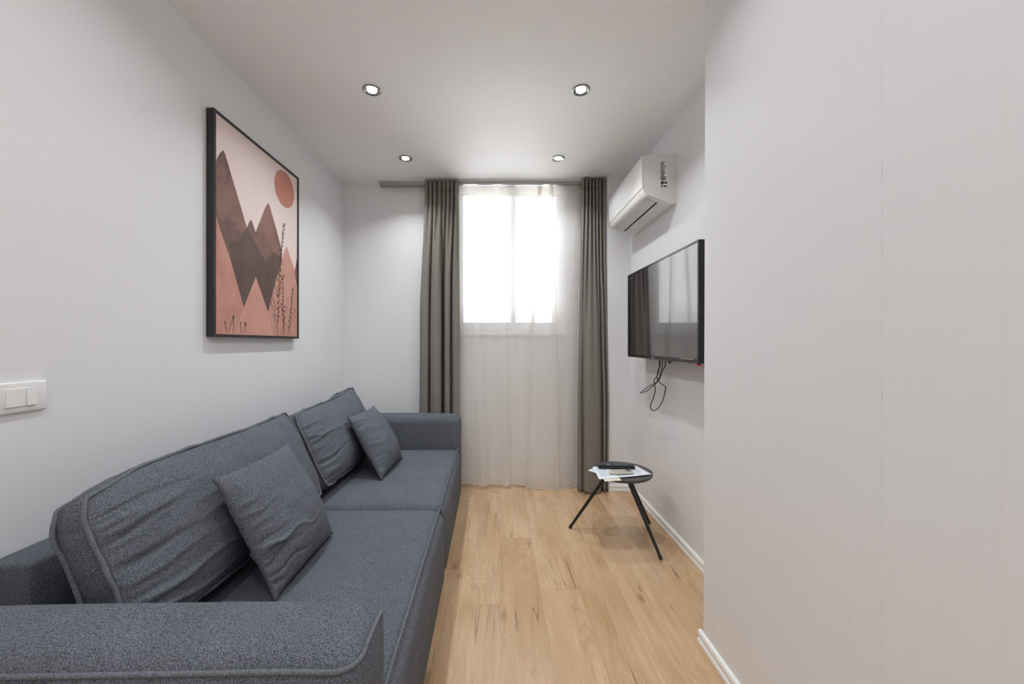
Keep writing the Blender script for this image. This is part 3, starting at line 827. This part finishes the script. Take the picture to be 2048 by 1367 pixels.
# cables that hang under the television
def pc(px, py, x): d = x*F/(px-VX); return (x, d, mz(py, d))
def crop(px, py): return (1260+px/10.51, 710+py/10.51)
def cable(label, pts, xw=.992, r=.0028):
    P = []
    for k, (a, b) in enumerate(pts):
        px, py = crop(a, b); P.append(pc(px, py, xw + .006*math.sin(k*1.3)))
    P[0] = (P[0][0], P[0][1], TZ0+.03)
    P[-1] = (P[-1][0], P[-1][1], TZ0+.03) if pts[-1][1] < 150 else P[-1]
    bm = nb(); tube(bm, catmull(P, 7), r, 7); o = obj('cable', bm, M['black'], None, 180)
    return tag(o, label, 'cable', 'television cables')
cable('thin black cable hanging in a long open loop under the television', [(640, 80), (640, 180), (600, 330), (570, 440), (512, 510), (515, 600), (532, 720), (505, 860), (450, 1000), (430, 1090), (475, 1165), (560, 1140), (650, 1030), (705, 900), (742, 740), (740, 660), (660, 600), (595, 545), (570, 470), (585, 340), (620, 220), (595, 90)])
cable('thin black cable bent to a narrow pointed loop under the television', [(690, 80), (680, 220), (640, 380), (595, 520), (520, 590), (400, 650), (290, 730), (225, 795), (330, 760), (430, 690), (520, 615), (600, 535), (640, 440), (690, 310), (740, 200), (745, 80)], 1.000)
P = [(.985, 2.225, TZ0+.02), (.986, 2.22, TZ0-.012), (.986, 2.207, TZ0-.020), (.986, 2.20, TZ0-.012), (.986, 2.198, TZ0+.02)]
bm = nb(); tube(bm, catmull(P, 5), .003, 7); tag(obj('cable', bm, M['black'], None, 180), 'short black cable stub just below the television edge, beside the loops', 'cable', 'television cables')

# ---------------------------------------------------------------- side table
TCX, TCY, TZ = .752, 2.350, .400
tb = thing('side_table', 'small round dark side table on three splayed black legs', 'side table', (TCX, TCY, 0))
bm = nb(); lathe(bm, [(.02, TZ-.020), (.165, TZ-.020), (.174, TZ-.018), (.179, TZ-.012), (.181, TZ-.003), (.1805, TZ-.0005), (.178, TZ+.0005), (.1755, TZ-.0005), (.174, TZ-.003), (.02, TZ-.003)], 0, 0, 64); obj('tabletop', bm, M['top'], tb, 50)
bm = nb(); lathe(bm, [(.03, TZ-.034), (.075, TZ-.034), (.08, TZ-.030), (.08, TZ-.019), (.03, TZ-.019)], 0, 0, 32); obj('mounting_plate', bm, M['metal_black'], tb, 40)
for (ax, ay), (fx, fy) in (((.672, 2.362), (.457, 2.445)), ((.766, 2.275), (.8847, 2.0895)), ((.800, 2.395), (.988, 2.515))):
    a = Vector((ax-TCX, ay-TCY, TZ-.026)); f = Vector((fx-TCX, fy-TCY, .006)); d = (f-a).normalized()
    bm = nb(); tube(bm, [a, a.lerp(f, .5), f], .0105, 14, r2=.0085); lg = obj('leg', bm, M['metal_black'], tb, 60)
    bm = nb(); tube(bm, [f - d*.016, f + d*.001], .0098, 14)
    for v in bm.verts: v.co.z = max(v.co.z, .0005)
    obj('foot_cap', bm, M['black'], lg, 60)

# papers and remotes on the table
def sheet_paper(name, label, corners, z, mat, lines, seed, curl=None):
    """corners: four (x, y) in order; printed lines sit on the sheet"""
    c = [Vector((x, y, 0)) for x, y in corners]; cen = sum(c, Vector())/4
    root = thing(name, label, 'paper', (cen.x, cen.y, z), 0, 'papers on the side table')
    def pt(u, v, lift=0):
        p = (c[0].lerp(c[1], u)).lerp(c[3].lerp(c[2], u), v)
        h = curl(u, v) if curl else 0
        return Vector((p.x-cen.x, p.y-cen.y, h+lift))
    bm = nb(); n = 14
    g = [[bm.verts.new(pt(i/n, k/n)) for i in range(n+1)] for k in range(n+1)]
    for k in range(n):
        for i in range(n): bm.faces.new((g[k][i], g[k][i+1], g[k+1][i+1], g[k+1][i]))
    o = obj('leaf', bm, mat, root, 180); s = o.modifiers.new('thickness', 'SOLIDIFY'); s.thickness = .0004
    if lines:
        r = random.Random(seed); bm = nb()
        for u0, u1, v0, v1, dv in lines:
            v = v0
            while v < v1:
                e = u0 + (u1-u0)*r.uniform(.6, 1)
                m_ = 8
                a = [bm.verts.new(pt(u0+(e-u0)*q/m_, v, .0005)) for q in range(m_+1)]; b_ = [bm.verts.new(pt(u0+(e-u0)*q/m_, v+dv*.42, .0005)) for q in range(m_+1)]
                for q in range(m_): bm.faces.new((a[q], a[q+1], b_[q+1], b_[q]))
                v += dv
        obj('print', bm, M['ink'], root)
    return root
zt = TZ + .0006
sheet_paper('paper_sheet', 'cream coloured sheet lowest in the stack, its edge showing at the front', [(.600, 2.158), (.70, 2.172), (.69, 2.40), (.59, 2.37)], zt+.0002, M['cream'], None, 1, lambda u, v: .0005)
sheet_paper('paper_sheet', 'white printed sheet in mid-stack whose corner points out over the table edge', [(.546, 2.342), (.660, 2.195), (.820, 2.330), (.640, 2.432)], zt+.0014, M['paper'], [(.08, .9, .1, .9, .05)], 2, lambda u, v: .0006)
sheet_paper('paper_sheet', 'white printed sheet on top of the stack under both remotes', [(.574, 2.185), (.905, 2.262), (.872, 2.425), (.590, 2.408)], zt+.0028, M['paper'], [(.05, .30, .12, .9, .045), (.36, .62, .08, .3, .05), (.66, .94, .15, .85, .05), (.36, .6, .62, .9, .05)], 3, lambda u, v: .0035*sstep(.55, 1, u)*(1-v)*.6)
zr = zt+.0050
rc = thing('remote_control', 'long black television remote lying across the papers', 'remote control', (.728, 2.372, zr), math.radians(-3), 'remotes on the side table')
bm = nb(); box(bm, -.112, .112, -.022, .022, 0, .019)
for v in bm.verts:
    if v.co.z < .01: v.co.y *= .8; v.co.x *= .985
bmesh.ops.bevel(bm, geom=list(bm.edges), offset=.005, segments=3, affect='EDGES'); obj('shell', bm, M['black'], rc, 40)
bm = nb()
for i in range(9):
    for k in range(3):
        if i in (4, 5) : continue
        x = -.085+i*.019; box(bm, x-.005, x+.005, -.013+k*.0105, -.0065+k*.0105, .018, .0206)
lathe(bm, [(.011, .018), (.011, .0208), (.002, .0212)], .002, 0, 20)
obj('buttons', bm, M['rc_black_btn'], rc)
bm = nb(); lathe(bm, [(.0042, .018), (.004, .0212), (.001, .0216)], -.098, .006, 14); obj('power_button', bm, M['rc_light_btn'], rc)
bm = nb(); box(bm, -.055, -.044, -.006, .006, .0185, .0212); obj('light_button', bm, M['rc_light_btn'], rc)
ra = thing('remote_control', 'pale short air-conditioner remote with dark display, in front of the black remote', 'remote control', (.727, 2.278, zr+.0005), math.radians(4), 'remotes on the side table')
bm = nb(); box(bm, -.070, .070, -.0245, .0245, 0, .016)
bmesh.ops.bevel(bm, geom=list(bm.edges), offset=.006, segments=3, affect='EDGES'); obj('shell', bm, M['rc_white'], ra, 40)
bm = nb(); box(bm, .030, .058, -.015, .015, .0155, .0168); obj('display', bm, M['rc_lcd'], ra)
bm = nb()
for i in range(4):
    for k in range(2): box(bm, -.052+i*.015, -.043+i*.015, -.012+k*.014, -.003+k*.014, .0155, .0176)
obj('buttons', bm, M['rc_btn'], ra)
bm = nb(); box(bm, .012, .022, -.010, .004, .0155, .0180); obj('power_button', bm, M['red'], ra)['label'] = 'red power button'

# ---------------------------------------------------------------- daylight
w = bpy.data.worlds.new('sky'); bpy.context.scene.world = w; w.use_nodes = True
nt = w.node_tree; bg = nt.nodes['Background']
# hazy bright sky; an added glow from steeply below brightens the ceiling
tc = node(nt, 'ShaderNodeTexCoord'); sp = node(nt, 'ShaderNodeSeparateXYZ'); nt.links.new(tc.outputs['Generated'], sp.inputs[0])
nt.links.new(mapr(nt, sp.outputs[2], -.26, -.64, SKY, UNDERGLOW), bg.inputs[1])
bg.inputs[0].default_value = (.96, .98, 1.0, 1)

# ---------------------------------------------------------------- camera
cam = bpy.data.cameras.new('camera'); co = bpy.data.objects.new('camera', cam); C.objects.link(co)
co.location = (0, 0, CZ); co.rotation_euler = (PI/2, 0, 0)
cam.sensor_fit = 'HORIZONTAL'; cam.sensor_width = 36; cam.lens = F/2048*36
cam.shift_x = (1024-VX)/2048; cam.shift_y = (VY-683.5)/2048
cam.clip_start = .02
sc = bpy.context.scene; sc.camera = co
sc.view_settings.view_transform = 'Standard'; sc.view_settings.look = 'None'; sc.view_settings.gamma = 1
sc.view_settings.use_curve_mapping = False
sc.view_settings.exposure = 0.33
sc.cycles.use_denoising = True
sc.cycles.diffuse_bounces = 8; sc.cycles.max_bounces = 14; sc.cycles.transparent_max_bounces = 16
sc.cycles.caustics_reflective = False; sc.cycles.caustics_refractive = False
